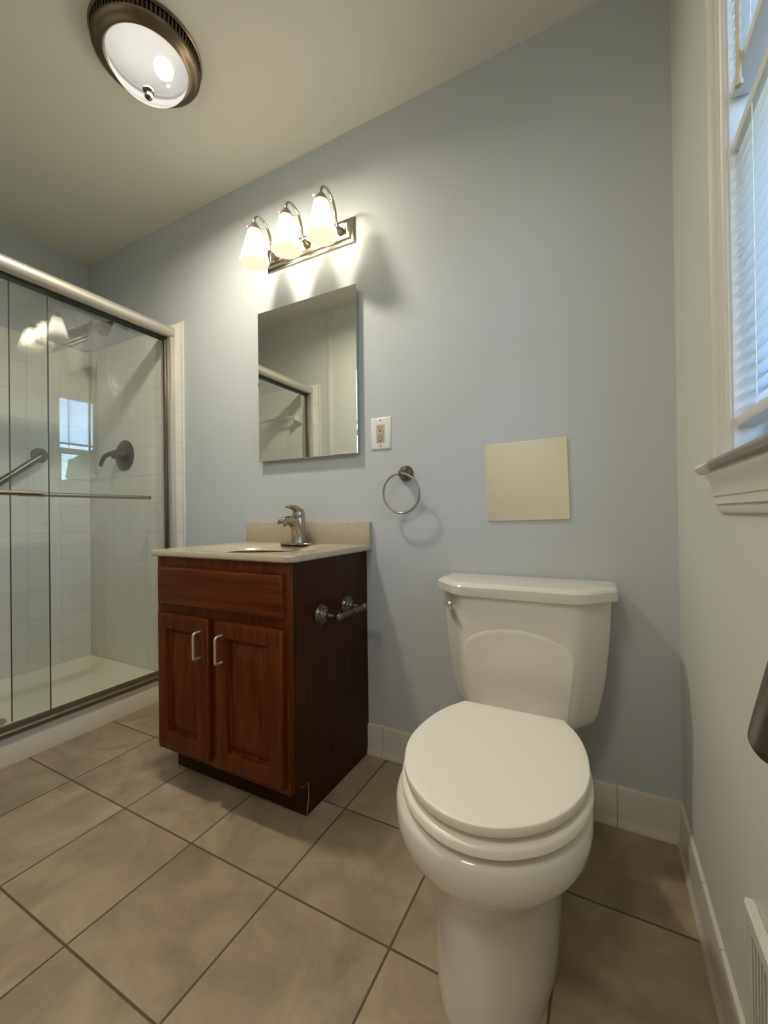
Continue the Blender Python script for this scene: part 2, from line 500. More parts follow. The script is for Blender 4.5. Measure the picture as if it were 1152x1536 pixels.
def sash(z0, z1, x):
    b = BM(); y0, y1 = WY0 + 0.004, WY1 - 0.004; f = 0.035; ym = (y0 + y1) / 2
    box(b, x, x + 0.03, y0, y0 + f, z0, z1, 0.003); box(b, x, x + 0.03, y1 - f, y1, z0, z1, 0.003)
    box(b, x, x + 0.03, y0 + f, y1 - f, z0, z0 + f, 0.003); box(b, x, x + 0.03, y0 + f, y1 - f, z1 - f, z1, 0.003)
    box(b, x + 0.01, x + 0.02, ym - 0.009, ym + 0.009, z0 + f, z1 - f)
    s = obj('sash', b, M['vinyl'], win)
    b = BM(); box(b, x + 0.013, x + 0.017, y0 + f, y1 - f, z0 + f, z1 - f); obj('pane', b, M['pane'], s)
sash(WZ0 + 0.019, 1.535, 0.045)
sash(1.515, WZ1 - 0.004, 0.08)

# ------------------------------------------------------------------ blinds (an upper and a lower one)
def blind(name, label, z0, z1, tilt, head, wand):
    y0, y1 = WY0 + 0.010, WY1 - 0.008; xc = 0.016
    r = thing(name, label, 'blind', (xc, (y0 + y1) / 2, z0), 'slatted blinds in the window')
    b = BM(); box(b, xc - 0.013, xc + 0.013, y0, y1, z1 - head, z1, 0.002); obj('head_rail', b, M['vinyl'], r)
    b = BM(); box(b, xc - 0.0145, xc + 0.0145, y0, y1, z0, z0 + 0.017, 0.002); obj('bottom_rail', b, M['vinyl'], r)
    b = BM(); z = z0 + 0.03; hw = 0.0125
    while z < z1 - head - 0.008:
        pts = []
        for k in range(5):
            s = -1 + 2 * k / 4; arch = 0.0016 * (1 - s * s)
            dx = s * hw * cos(tilt) - arch * sin(tilt); dz = s * hw * sin(tilt) + arch * cos(tilt)
            pts.append((dx, dz))
        th = 0.0005
        sec = [(x, q + th) for x, q in pts] + [(x, q - th) for x, q in reversed(pts)]
        loft(b, [[(xc + x, y, z + q) for x, q in sec] for y in (y0, y1)])
        z += 0.0205
    obj('slats', b, M['slat'], r)
    b = BM()
    for yy in (y1 - 0.09, (y0 + y1) / 2, y0 + 0.09):
        for dx in (-0.0125, 0.0125):
            tube(b, [(xc + dx, yy, z0 + 0.014), (xc + dx, yy, z1 - head)], 0.0008, 6)
    obj('ladder_cords', b, M['vinyl'], r)
    if wand:
        b = BM(); yy = y1 - 0.065
        tube(b, [(xc - 0.017, yy, z1 - head), (xc - 0.02, yy, wand + 0.012)], 0.0035, 8)
        lathe(b, [(0.003, 0), (0.005, -0.004), (0.005, -0.012), (0.002, -0.014)], (xc - 0.02, yy, wand + 0.014), (0, 0, 1), 10)
        obj('wand', b, M['plastic_tan'], r)
    return r
blind('window_blind', 'upper white slatted blind with a tilt wand, in the top half of the window', 1.572, WZ1 - 0.006, radians(9), 0.03, 1.535)
blind('window_blind', 'lower white slatted blind with grey rails, just above the window stool', 1.05, 1.505, radians(13), 0.018, None)

# ------------------------------------------------------------------ vanity cabinet
CX0, CX1 = -1.597, -0.997
YFR = -0.455           # face frame front
b_lab = 'dark cherry wood vanity cabinet with two panelled doors under the beige countertop'
van = thing('vanity_cabinet', b_lab, 'cabinet', ((CX0 + CX1) / 2, -0.23, 0))
ZT = 0.781
b = BM()   # carcass: two sides, bottom, back
box(b, CX1 - 0.016, CX1, -0.372, -0.001, 0.001, ZT); box(b, CX1 - 0.016, CX1, YFR + 0.019, -0.372, 0.103, ZT)
box(b, CX0, CX0 + 0.016, -0.372, -0.001, 0.001, ZT); box(b, CX0, CX0 + 0.016, YFR + 0.019, -0.372, 0.103, ZT)
box(b, CX0 + 0.016, CX1 - 0.016, YFR + 0.019, -0.018, 0.103, 0.119); box(b, CX0 + 0.016, CX1 - 0.016, -0.014, -0.002, 0.103, ZT)
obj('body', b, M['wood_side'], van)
b = BM()   # face frame
ff0, ff1 = YFR, YFR + 0.019
box(b, CX0, CX0 + 0.045, ff0, ff1, 0.103, ZT, 0.001); box(b, CX1 - 0.045, CX1, ff0, ff1, 0.103, ZT, 0.001)
box(b, CX0 + 0.045, CX1 - 0.045, ff0, ff1, 0.72, ZT, 0.001); box(b, CX0 + 0.045, CX1 - 0.045, ff0, ff1, 0.57, 0.64, 0.001)
box(b, CX0 + 0.045, CX1 - 0.045, ff0, ff1, 0.103, 0.145, 0.001); box(b, -1.335, -1.269, ff0, ff1, 0.145, 0.57, 0.001)
obj('face_frame', b, M['wood'], van)
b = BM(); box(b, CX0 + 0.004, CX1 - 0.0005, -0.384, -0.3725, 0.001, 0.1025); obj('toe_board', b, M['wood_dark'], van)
b = BM()
tube(b, [(CX1 + 0.0012, -0.386, 0.006), (CX1 + 0.0015, -0.377, 0.05), (CX1 + 0.0012, -0.376, 0.1)], [0.0010, 0.0017, 0.0010], 6)
tube(b, [(CX1 + 0.0012, -0.376, 0.1), (CX1 + 0.001, -0.395, 0.098), (CX1 + 0.001, -0.41, 0.104)], 0.0009, 6)
o = obj('chipped_edge', b, M['raw_wood'], van); o['label'] = 'pale chipped edge at the toe notch'
FD = 0.021
b = BM()   # false drawer front, eased edges
yb, yf = YFR - 0.0005, YFR - FD
rect_steps(b, -1.573, -1.010, 0.618, 0.747, [(0, yb), (0, yf + 0.007), (0.0025, yf + 0.003), (0.007, yf + 0.001), (0.012, yf)], None)
obj('drawer_front', b, M['wood_h'], van)
def cab_door(x0, x1, z0, z1, hx):
    b = BM()
    rect_steps(b, x0, x1, z0, z1, [(0, yb), (0, yf + 0.006), (0.002, yf + 0.0025), (0.006, yf + 0.0005), (0.010, yf), (0.050, yf),
               (0.0515, yf + 0.001), (0.0535, yf + 0.0105), (0.057, yf + 0.014), (0.0635, yf + 0.014), (0.066, yf + 0.0115), (0.0955, yf + 0.002), (0.0975, yf)], None)
    d = obj('door', b, M['wood'], van)
    b = BM(); zc = 0.502; hh = 0.042; o_ = 0.026
    path = smooth_path([(hx, yf + 0.001, zc + hh), (hx, yf - o_ * 0.6, zc + hh), (hx, yf - o_ * 0.93, zc + hh * 0.93), (hx, yf - o_, zc + hh * 0.7), (hx, yf - o_, zc),
                        (hx, yf - o_, zc - hh * 0.7), (hx, yf - o_ * 0.93, zc - hh * 0.93), (hx, yf - o_ * 0.6, zc - hh), (hx, yf + 0.001, zc - hh)], 5)
    tube(b, path, 0.0040, 12); obj('handle', b, M['satin'], d)
cab_door(-1.573, -1.319, 0.127, 0.588, -1.352)
cab_door(-1.285, -1.010, 0.127, 0.588, -1.252)

# ------------------------------------------------------------------ countertop with integral basin
KX0, KX1, KY0, KY1 = -1.617, -0.972, -0.474, -0.001
ct = thing('countertop', 'beige speckled vanity countertop with moulded oval basin and backsplash', 'countertop', ((KX0 + KX1) / 2, -0.237, 0.782))
b = BM()
out = []
rr_ = rrect(KX0, KX1, KY0, KY1, [0.003, 0.003, 0.014, 0.026], 8)
for i in range(len(rr_)):       # subdivide outline
    a, c_ = rr_[i], rr_[(i + 1) % len(rr_)]
    L = math.hypot(c_[0] - a[0], c_[1] - a[1]); n = max(1, int(L / 0.03))
    for k in range(n): out.append((a[0] + (c_[0] - a[0]) * k / n, a[1] + (c_[1] - a[1]) * k / n))
bx, by = -1.288, -0.262
def shrink(p, d):
    cx, cy = (KX0 + KX1) / 2, (KY0 + KY1) / 2
    hx, hy = (KX1 - KX0) / 2, (KY1 - KY0) / 2
    return (cx + (p[0] - cx) * (hx - d) / hx, cy + (p[1] - cy) * (hy - d) / hy)
def oval(p, rx, ry):
    a = math.atan2((p[1] - by) / ry, (p[0] - bx) / rx); return (bx + rx * cos(a), by + ry * sin(a))
TOPZ = 0.803
rings = []
rings.append([(*oval(p, 0.17, 0.11), 0.7825) for p in out])
rings.append([(*shrink(p, 0.004), 0.782) for p in out])
rings.append([(*shrink(p, 0.0), 0.786) for p in out])
rings.append([(*shrink(p, 0.0), TOPZ - 0.004) for p in out])
rings.append([(*shrink(p, 0.003), TOPZ) for p in out])
rings.append([(*oval(p, 0.243, 0.186), TOPZ) for p in out])
for rx, ry, z in [(0.236, 0.178, -0.002), (0.228, 0.168, -0.006), (0.218, 0.157, -0.014), (0.200, 0.140, -0.036), (0.17, 0.115, -0.075), (0.12, 0.08, -0.105), (0.06, 0.04, -0.116), (0.022, 0.022, -0.118)]:
    rings.append([(*oval(p, rx, ry), TOPZ + z) for p in out])
loft(b, rings, False, True)
obj('basin_top', b, M['stone'], ct)
b = BM(); box(b, KX0 + 0.003, KX1, -0.021, -0.001, TOPZ - 0.001, 0.892, 0.003); obj('backsplash', b, M['stone'], ct)
b = BM(); lathe(b, [(0.0, 0), (0.021, 0.0), (0.021, 0.002), (0.014, 0.004), (0, 0.004)], (bx, by, TOPZ - 0.1175), (0, 0, 1), 24); obj('drain', b, M['nickel'], ct)

# ------------------------------------------------------------------ faucet
fx, fy = -1.268, -0.080
fa = thing('faucet', 'brushed nickel single-lever faucet standing on the beige countertop', 'faucet', (fx, fy, TOPZ))
b = BM()
rings = []
for ins, z in [(0, 0.0005), (0, 0.005), (0.002, 0.0075), (0.006, 0.0085)]:
    rings.append([(x, y, TOPZ + z) for x, y in rrect(fx - 0.080 + ins, fx + 0.080 - ins, fy - 0.034 + ins, fy + 0.030 - ins, 0.030 - ins, 8)])
loft(b, rings); obj('base_plate', b, M['nickel'], fa)
b = BM()   # body sweeping forward into the spout
path = smooth_path([(fx, fy + 0.004, TOPZ + 0.006), (fx, fy + 0.003, TOPZ + 0.03), (fx, fy - 0.004, TOPZ + 0.058), (fx, fy - 0.022, TOPZ + 0.083), (fx, fy - 0.05, TOPZ + 0.095), (fx, fy - 0.08, TOPZ + 0.093), (fx, fy - 0.098, TOPZ + 0.084)], 6)
n = len(path); rad = [0.031 - 0.0135 * min(1, i / (n * 0.75)) for i in range(n)]
tube(b, path, rad, 24)
lathe(b, [(0.031, 0.0), (0.0295, 0.03), (0.0275, 0.06), (0.0255, 0.085), (0.024, 0.1)], (fx, fy + 0.006, TOPZ + 0.006), (0, 0.02, 1), 28)
obj('body', b, M['nickel'], fa)
b = BM()
lathe(b, [(0.0, 0), (0.0125, 0.0), (0.0125, 0.012), (0.010, 0.014)], (fx, fy - 0.093, TOPZ + 0.073), (0, -0.25, 1), 18)
obj('aerator', b, M['chrome'], fa)
b = BM()   # lever cap and blade
lathe(b, [(0.024, 0.0), (0.0255, 0.004), (0.025, 0.018), (0.021, 0.031), (0.012, 0.038), (0, 0.040)], (fx, fy + 0.007, TOPZ + 0.107), (0, -0.1, 1), 28)
path = smooth_path([(fx, fy + 0.004, TOPZ + 0.128), (fx, fy - 0.014, TOPZ + 0.142), (fx, fy - 0.035, TOPZ + 0.1485), (fx, fy - 0.055, TOPZ + 0.150), (fx, fy - 0.066, TOPZ + 0.148)], 5)
n = len(path)
tube(b, path, [0.020 - 0.009 * i / (n - 1) for i in range(n)], 14, squash=[(1.0, 1.0 - 0.7 * i / (n - 1)) for i in range(n)])
obj('lever', b, M['nickel'], fa)

# ------------------------------------------------------------------ toilet paper holder on the vanity side
tp = thing('toilet_paper_holder', 'empty pewter toilet paper holder on the right side of the vanity', 'paper holder', (CX1, -0.23, 0.598))
def rose_profile(r):
    return [(r, 0.0), (r, 0.003), (r * 0.93, 0.006), (r * 0.9, 0.006), (r * 0.86, 0.010), (r * 0.62, 0.013), (r * 0.56, 0.017), (r * 0.36, 0.020), (r * 0.25, 0.026),
            (r * 0.36, 0.032), (r * 0.36, 0.036), (r * 0.22, 0.048), (r * 0.20, 0.062)]
for yy in (-0.302, -0.150):
    b = BM(); lathe(b, rose_profile(0.034), (CX1 + 0.0005, yy, 0.598), (1, 0, 0), 36)
    e = obj('post', b, M['pewter'], tp)
    b = BM()
    lathe(b, [(0.0, -0.0145), (0.007, -0.0128), (0.0122, -0.007), (0.0142, 0), (0.0122, 0.007), (0.007, 0.0128), (0, 0.0145)], (CX1 + 0.070, yy, 0.598), (1, 0, 0), 24)
    obj('ball_end', b, M['pewter'], e)
b = BM()
lathe(b, [(0.0075, 0.008), (0.0092, 0.010), (0.0092, 0.073), (0.0080, 0.074), (0.0080, 0.0775), (0.0105, 0.078), (0.0105, 0.138), (0.0085, 0.142)], (CX1 + 0.070, -0.302, 0.598), (0, 1, 0), 24)
obj('roller', b, M['steel_dark'], tp)

# ------------------------------------------------------------------ vanity light
vl = thing('vanity_light', 'three-shade brushed nickel wall light glowing above the mirror', 'wall lamp', (-1.255, 0, 2.04))
b = BM()
rect_steps(b, -1.480, -1.030, 1.990, 2.090, [(0, -0.0005), (0, -0.006), (0.004, -0.009), (0.012, -0.011), (0.016, -0.020), (0.022, -0.023), (0.027, -0.023), (0.031, -0.020), (0.034, -0.020)], None)
obj('back_plate', b, M['nickel'], vl)
ARM_Z = 2.036; SY = -0.150
for xc in (-1.415, -1.250, -1.085):
    b = BM()
    lathe(b, [(0.016, 0), (0.015, 0.008), (0.010, 0.014), (0.007, 0.03)], (xc, -0.0195, ARM_Z), (0, -1, 0.25), 20)
    path = smooth_path([(xc, -0.03, ARM_Z), (xc, -0.045, ARM_Z + 0.006), (xc, -0.054, ARM_Z + 0.03), (xc, -0.060, ARM_Z + 0.062), (xc, -0.078, ARM_Z + 0.092), (xc, -0.108, ARM_Z + 0.106),
                        (xc, -0.137, ARM_Z + 0.098), (xc, SY, ARM_Z + 0.078), (xc, SY, ARM_Z + 0.058)], 6)
    tube(b, path, 0.0052, 12)
    arm = obj('arm', b, M['nickel'], vl)
    b = BM()
    lathe(b, [(0.007, 0.0), (0.010, -0.004), (0.019, -0.018), (0.026, -0.030), (0.028, -0.036), (0.026, -0.037)], (xc, SY, ARM_Z + 0.068), (0, 0, 1), 28)
    for a in (20, 140, 260):
        d = Vector((cos(radians(a)), sin(radians(a)), 0)); c0 = Vector((xc, SY, ARM_Z + 0.035)) + d * 0.026
        tube(b, [c0, c0 + d * 0.010], 0.0016, 8); tube(b, [c0 + d * 0.009, c0 + d * 0.013], 0.003, 8)
    obj('shade_holder', b, M['nickel'], arm)
    # fluted, flaring eight-sided glass shade, open below
    b = BM(); N = 96
    def ring(r, z, flute, scallop=0.0):
        pts = []
        for i in range(N):
            a = 2 * pi * i / N + pi / 8
            seg = (a % (pi / 4)) - pi / 8
            oct_ = cos(pi / 8) / cos(seg)
            k = r * (0.5 + 0.5 * oct_ / 1.0) * (1 + flute * cos(3 * 8 * a))
            pts.append((xc + k * cos(a), SY + k * sin(a), z + scallop * cos(8 * a)))
        return pts
    outer = [ring(0.0235, 2.076, 0), ring(0.0265, 2.066, 0.0), ring(0.033, 2.04, 0.008), ring(0.042, 2.005, 0.012), ring(0.051, 1.970, 0.014), ring(0.0565, 1.948, 0.014, 0.001), ring(0.0575, 1.940, 0.012, 0.0015)]
    inner = [ring(0.0550, 1.9405, 0.02, 0.0015), ring(0.0485, 1.970, 0.02), ring(0.0395, 2.005, 0.016), ring(0.030, 2.04, 0.01), ring(0.022, 2.072, 0)]
    loft(b, outer + inner, False, False)
    sh = obj('glass_shade', b, M['shade'], arm, angle=60)
    sh.data.materials.append(M['shade_in'])
    ax = Vector((xc, SY, 0)) - ORG[arm.name]
    for p_ in sh.data.polygons:
        d_ = Vector((p_.center.x - ax.x, p_.center.y - ax.y, 0)).normalized()
        if p_.normal.dot(d_) < 0: p_.material_index = 1

# ------------------------------------------------------------------ mirrored medicine cabinet
mc = thing('mirror_cabinet', 'frameless rectangular mirror cabinet on the wall above the basin', 'mirror', (-1.271, 0, 1.157))
b = BM(); box(b, -1.515, -1.027, -0.0175, -0.0005, 1.163, 1.806, 0.001); obj('body', b, M['plastic_white'], mc)
b = BM()
rect_steps(b, -1.525, -1.018, 1.157, 1.813, [(0, -0.018), (0, -0.0235), (0.0012, -0.0245)], None); obj('mirror_door', b, M['mirror'], mc)
b = BM(); box(b, -1.5275, -1.5245, -0.024, -0.016, 1.49, 1.505); obj('hinge', b, M['black'], mc)

# ------------------------------------------------------------------ outlet
ol = thing('wall_outlet', 'white outlet plate with a tan receptacle, on the wall right of the mirror', 'outlet', (-0.928, 0, 1.166))
b = BM(); rect_steps(b, -0.969, -0.884, 1.166, 1.287, [(0, -0.0004), (0, -0.002), (0.003, -0.0048), (0.008, -0.006)], None)
obj('cover_plate', b, M['plastic_white'], ol)
b = BM(); box(b, -0.9435, -0.9105, -0.0085, -0.005, 1.193, 1.260, 0.001); rc = obj('receptacle', b, M['plastic_tan'], ol)
b = BM()
for zc in (1.2455, 1.2065):
    for dx in (-0.0075, 0.0065):
        box(b, -0.927 + dx - 0.0012, -0.927 + dx + 0.0012, -0.0088, -0.008, zc - 0.001, zc + 0.007)
    lathe(b, [(0.0028, 0), (0.0028, 0.0006)], (-0.927, -0.0082, zc - 0.008), (0, -1, 0), 12)
box(b, -0.936, -0.918, -0.0087, -0.008, 1.2318, 1.2328); box(b, -0.936, -0.918, -0.0087, -0.008, 1.2178, 1.2188)
obj('slots', b, M['black'], rc)
b = BM(); box(b, -0.9335, -0.9285, -0.0095, -0.008, 1.2215, 1.2295, 0.0005); box(b, -0.9255, -0.9205, -0.0095, -0.008, 1.2215, 1.2295, 0.0005); obj('test_buttons', b, M['plastic_tan'], rc)
for zc in (1.2755, 1.1775):
    b = BM(); lathe(b, [(0.0028, 0), (0.0026, 0.001), (0.0, 0.0014)], (-0.927, -0.0058, zc), (0, -1, 0), 12); obj('screw', b, M['steel_dark'], ol)

# ------------------------------------------------------------------ towel ring
tr = thing('towel_ring', 'round nickel towel ring on the wall below the outlet', 'towel ring', (-0.824, 0, 1.066))
b = BM(); lathe(b, [(0.029, 0.0005), (0.029, 0.004), (0.027, 0.008), (0.0255, 0.008), (0.024, 0.012), (0.018, 0.016), (0.014, 0.021), (0.011, 0.025), (0.009, 0.032)], (-0.824, 0, 1.068), (0, -1, 0), 40)
obj('rose', b, M['pewter'], tr)
b = BM(); lathe(b, [(0.0, -0.013), (0.008, -0.011), (0.0118, -0.006), (0.0128, 0), (0.0118, 0.006), (0.008, 0.011), (0, 0.013)], (-0.826, -0.040, 1.066), (0, -1, 0), 24)
obj('knob', b, M['pewter'], tr)
b = BM(); torus(b, (-0.826, -0.044, 0.9935), 0.0715, 0.0038, (0, 1, 0.06)); obj('ring', b, M['nickel'], tr)

# ------------------------------------------------------------------ cream access panel
b = BM()
pts = [(x, z) for x, z in rrect(-0.1265, 0.1265, -0.1275, 0.1275, 0.006, 5)]
rings = [[(x, y, z) for x, z in pts] for y in (-0.0005, -0.0035)] + [[(x * 0.985, -0.0055, z * 0.985) for x, z in pts]]
loft(b, rings)
b.transform(Matrix.Rotation(radians(-1.2), 4, 'Y')); b.transform(Matrix.Translation((-0.402, 0, 1.021)))
tag(obj('access_panel', b, M['panel'], None, (-0.402, 0, 0.893)), 'square cream access panel on the wall above the toilet tank', 'wall panel')

# ------------------------------------------------------------------ toilet
TXC = -0.398
to = thing('toilet', 'white two-piece toilet with closed lid beside the vanity', 'toilet', (TXC, -0.40, 0))
def bowl_outline(z, yf, yb, hw, ym, hb, n=72, pw=2.0):
    """front: superellipse from ym to yf; back: narrowing from hw to hb at yb"""
    pts = []
    k = n // 2
    for i in range(k + 1):                      # front half, from right (+x) to left via front
        a = pi * i / k
        cx, sy_ = cos(a), sin(a)
        x = hw * abs(cx) ** (2 / pw) * (1 if cx >= 0 else -1)
        y = ym + (yf - ym) * abs(sy_) ** (2 / pw)
        pts.append((TXC + x, y, z))
    q = n // 4
    for i in range(1, q + 1):                   # left side going back
        t_ = i / q; w = hw + (hb - hw) * (3 * t_ * t_ - 2 * t_ ** 3)
        pts.append((TXC - w, ym + (yb - ym) * t_, z))
    for i in range(0, q):                       # right side coming forward
        t_ = 1 - i / q; w = hw + (hb - hw) * (3 * t_ * t_ - 2 * t_ ** 3)
        pts.append((TXC + w, ym + (yb - ym) * t_, z))
    return pts
b = BM()
secs = [(0.0005, -0.700, -0.10, 0.118, -0.47, 0.105), (0.012, -0.702, -0.10, 0.119, -0.47, 0.105), (0.05, -0.700, -0.11, 0.121, -0.47, 0.104), (0.10, -0.695, -0.12, 0.120, -0.47, 0.102),
        (0.15, -0.690, -0.12, 0.116, -0.47, 0.098), (0.19, -0.690, -0.12, 0.114, -0.48, 0.095), (0.215, -0.694, -0.12, 0.117, -0.49, 0.094), (0.240, -0.705, -0.12, 0.130, -0.505, 0.093),
        (0.262, -0.719, -0.12, 0.150, -0.52, 0.093), (0.280, -0.734, -0.12, 0.166, -0.53, 0.094), (0.296, -0.749, -0.12, 0.178, -0.535, 0.095), (0.312, -0.758, -0.12, 0.185, -0.54, 0.096), (0.335, -0.762, -0.12, 0.188, -0.54, 0.096),
        (0.358, -0.761, -0.12, 0.1875, -0.54, 0.096), (0.367, -0.757, -0.121, 0.184, -0.54, 0.095), (0.3705, -0.746, -0.124, 0.174, -0.54, 0.090), (0.3715, -0.735, -0.13, 0.165, -0.54, 0.085)]
loft(b, [bowl_outline(*s) for s in secs])
obj('bowl', b, M['porcelain'], to, angle=70)
def lid_outline(z, off):
    half = [(-0.338, 0.119), (-0.36, 0.132), (-0.384, 0.146), (-0.42, 0.160), (-0.46, 0.170), (-0.50, 0.1755), (-0.545, 0.1775), (-0.587, 0.172), (-0.62, 0.162), (-0.658, 0.1455), (-0.70, 0.116), (-0.733, 0.076), (-0.7505, 0.038), (-0.756, 0.0)]
    pts = [Vector((w, y, 0)) for y, w in half] + [Vector((-w, y, 0)) for y, w in reversed(half[:-1])]
    out = smooth_path(pts, 6)
    cy = -0.545
    res = []
    for p_ in out:
        r_ = Vector((p_.x, p_.y - cy, 0)); L = r_.length; s_ = (L + off) / L
        res.append((TXC + 0.006 + r_.x * s_, cy + r_.y * s_, z))
    return res
b = BM(); loft(b, [lid_outline(0.379, -0.016), lid_outline(0.3825, 0.002), lid_outline(0.385, 0.0055), lid_outline(0.397, 0.0055), lid_outline(0.4005, 0.003), lid_outline(0.402, -0.004)])
st_ = obj('seat', b, M['seat'], to, angle=50)
b = BM(); loft(b, [lid_outline(0.4105, -0.018), lid_outline(0.4135, -0.002), lid_outline(0.4155, 0.0), lid_outline(0.4285, 0.0), lid_outline(0.4303, -0.0008), lid_outline(0.431, -0.003), lid_outline(0.4311, -0.02)])
obj('seat_lid', b, M['seat'], to, angle=50)
b = BM()
for sx in (-0.07, 0.07):
    b = BM(); box(b, TXC + sx - 0.018, TXC + sx + 0.018, -0.352, -0.318, 0.372, 0.410, 0.006, 3)
    obj('hinge', b, M['seat'], to)
# tank: chamfered front corners, tapering downward
def tank_outline(z, s, yb, yf, ch=1.0, r=0.012):
    c_ = -0.404; hb = 0.244 * s; hf = 0.166 * s; dep = yb - yf
    yc = yf + 0.088 * ch * min(1, dep / 0.19)
    raw = [(hb, yb), (-hb, yb), (-hb, yc), (-hf, yf), (hf, yf), (hb, yc)]
    pts = []
    n = len(raw)
    for i in range(n):
        p0, p1, p2 = Vector(raw[i - 1]), Vector(raw[i]), Vector(raw[(i + 1) % n])
        rr = r * (2.2 if i in (3, 4) else 1)
        a = p1 + (p0 - p1).normalized() * rr; c2 = p1 + (p2 - p1).normalized() * rr
        for k in range(6):
            t_ = k / 5
            q = a * (1 - t_) ** 2 + p1 * 2 * t_ * (1 - t_) + c2 * t_ * t_
            pts.append((c_ + q.x, q.y, z))
    return pts
b = BM()
tsec = [(0.338, 0.72, -0.05, -0.200), (0.341, 0.76, -0.04, -0.208), (0.350, 0.795, -0.034, -0.212), (0.366, 0.82, -0.03, -0.214), (0.39, 0.845, -0.027, -0.214), (0.43, 0.88, -0.025, -0.2133), (0.48, 0.91, -0.023, -0.213), (0.55, 0.94, -0.022, -0.213), (0.62, 0.96, -0.02, -0.213), (0.676, 0.970, -0.02, -0.213)]
loft(b, [tank_outline(*s) for s in tsec])
arc = [(-0.128, 0.352), (0.128, 0.352)] + [(0.150 * cos(radians(a)), 0.525 + 0.070 * sin(radians(a))) for a in range(0, 181, 6)]
arch = lambda k, y: [(-0.404 + x * k, y, 0.40 + (z - 0.40) * k) for x, z in arc]
loft(b, [arch(1.0, -0.2124), arch(0.985, -0.2140), arch(0.94, -0.2145)])
obj('tank', b, M['porcelain'], to, angle=30)
b = BM()
loft(b, [tank_outline(0.677, 0.985, -0.016, -0.219), tank_outline(0.680, 1.025, -0.012, -0.226), tank_outline(0.684, 1.035, -0.011, -0.228), tank_outline(0.706, 1.035, -0.011, -0.228),
         tank_outline(0.712, 1.022, -0.013, -0.223), tank_outline(0.7155, 0.99, -0.02, -0.214), tank_outline(0.7165, 0.94, -0.03, -0.20)])
obj('tank_lid', b, M['porcelain'], to, angle=30)
b = BM()   # chrome flush lever on the left chamfer
nrm = Vector((-0.75, -0.66, 0)).normalized(); c0 = Vector((-0.601, -0.165, 0.641))
lathe(b, [(0.012, -0.004), (0.012, 0.006), (0.008, 0.010), (0.006, 0.018)], c0, nrm, 18)
tan_ = Vector((-0.5, 0.55, -0.05)).normalized(); tan_ = Vector((0.66, -0.75, -0.1)).normalized()
path = [c0 + nrm * 0.016 - tan_ * 0.012, c0 + nrm * 0.018, c0 + nrm * 0.02 + tan_ * 0.03, c0 + nrm * 0.022 + tan_ * 0.055]
tube(b, smooth_path(path, 4), [0.0075, 0.0075, 0.0075, 0.0075, 0.0075, 0.007, 0.007, 0.0065, 0.0065, 0.006, 0.006, 0.006, 0.005], 4)
obj('flush_lever', b, M['chrome'], to)

# ------------------------------------------------------------------ shower
CXF = -2.155          # curb front
sp_t = thing('shower_pan', 'cream moulded shower pan with a low front curb', 'shower pan', (-2.52, -0.6, 0))
b = BM()
px0, px1, py0, py1 = XL + 0.0105, CXF, YF + 0.0105, -0.0105
o1 = rrect(px0, px1, py0, py1, [0.004, 0.002, 0.002, 0.004], 4)
def inr(a, c_, r):    # a: inset walls, c_: inset curb side
    return rrect(px0 + a, px1 - c_, py0 + a, py1 - a, r, 4)
R4 = lambda o, z: [(x, y, z) for x, y in o]
loft(b, [R4(o1, 0.0005), R4(o1, 0.098), R4(inr(0.0, 0.003, 0.002), 0.104), R4(inr(0.002, 0.008, 0.003), 0.106), R4(inr(0.010, 0.085, 0.02), 0.106), R4(inr(0.015, 0.092, 0.025), 0.100),
         R4(inr(0.045, 0.115, 0.05), 0.050), R4(inr(0.07, 0.135, 0.05), 0.040), R4(inr(0.25, 0.30, 0.05), 0.034)], True, True)
obj('basin', b, M['pan'], sp_t, angle=40)
b = BM(); lathe(b, [(0.0, 0), (0.055, 0), (0.055, 0.003), (0.05, 0.004), (0, 0.004)], (-2.53, -0.6, 0.034), (0, 0, 1), 28); obj('drain', b, M['nickel'], sp_t)

GO, GI = -2.150, -2.174       # outer and inner glass planes (front faces)
fr = thing('shower_door_frame', 'satin aluminium shower door frame with rounded header, on the pan curb', 'shower frame', (-2.16, -0.6, 0.106))
b = BM()   # rounded header
hp = []
for i in range(21):
    a = radians(-100 + 200 * i / 20)
    hp.append((-2.131 + 0.0295 * cos(a), 1.862 + 0.0295 * sin(a)))
hp += [(-2.182, 1.886), (-2.182, 1.838)]
loft(b, [[(x, y, z) for x, z in hp] for y in (-0.012, YF + 0.012)])
obj('header', b, M['satin'], fr)
b = BM(); box(b, -2.1815, -2.138, YF + 0.013, -0.013, 1.826, 1.8375); obj('header_seal', b, M['black'], fr)
b = BM()   # stepped track
tp_ = [(-2.1575, 0.1065), (-2.1575, 0.112), (-2.1635, 0.116), (-2.1405, 0.116)][:1] + [(-2.140, 0.1065), (-2.140, 0.128), (-2.144, 0.132), (-2.158, 0.132), (-2.159, 0.148), (-2.163, 0.148), (-2.164, 0.132), (-2.182, 0.132), (-2.183, 0.142), (-2.190, 0.142), (-2.191, 0.1065)][1:]
loft(b, [[(x, y, z) for x, z in tp_] for y in (-0.012, YF + 0.012)])
obj('track', b, M['track'], fr)
for ya, yb_, s in ((-0.0105, -0.034, -1), (YF + 0.0105, YF + 0.034, 1)):
    b = BM(); y0_, y1_ = min(ya, yb_), max(ya, yb_)
    box(b, -2.139, -2.105, y0_, y1_, 0.1065, 1.8325, 0.003)
    box(b, -2.184, -2.1395, y0_, y1_, 0.1485, 1.8255, 0.002)
    obj('jamb', b, M['satin'], fr)
    b = BM(); yy = yb_; box(b, -2.149, -2.136, min(yy, yy + s * 0.014), max(yy, yy + s * 0.014), 0.150, 1.825, 0.002); obj('jamb_seal', b, M['steel_dark'], fr)

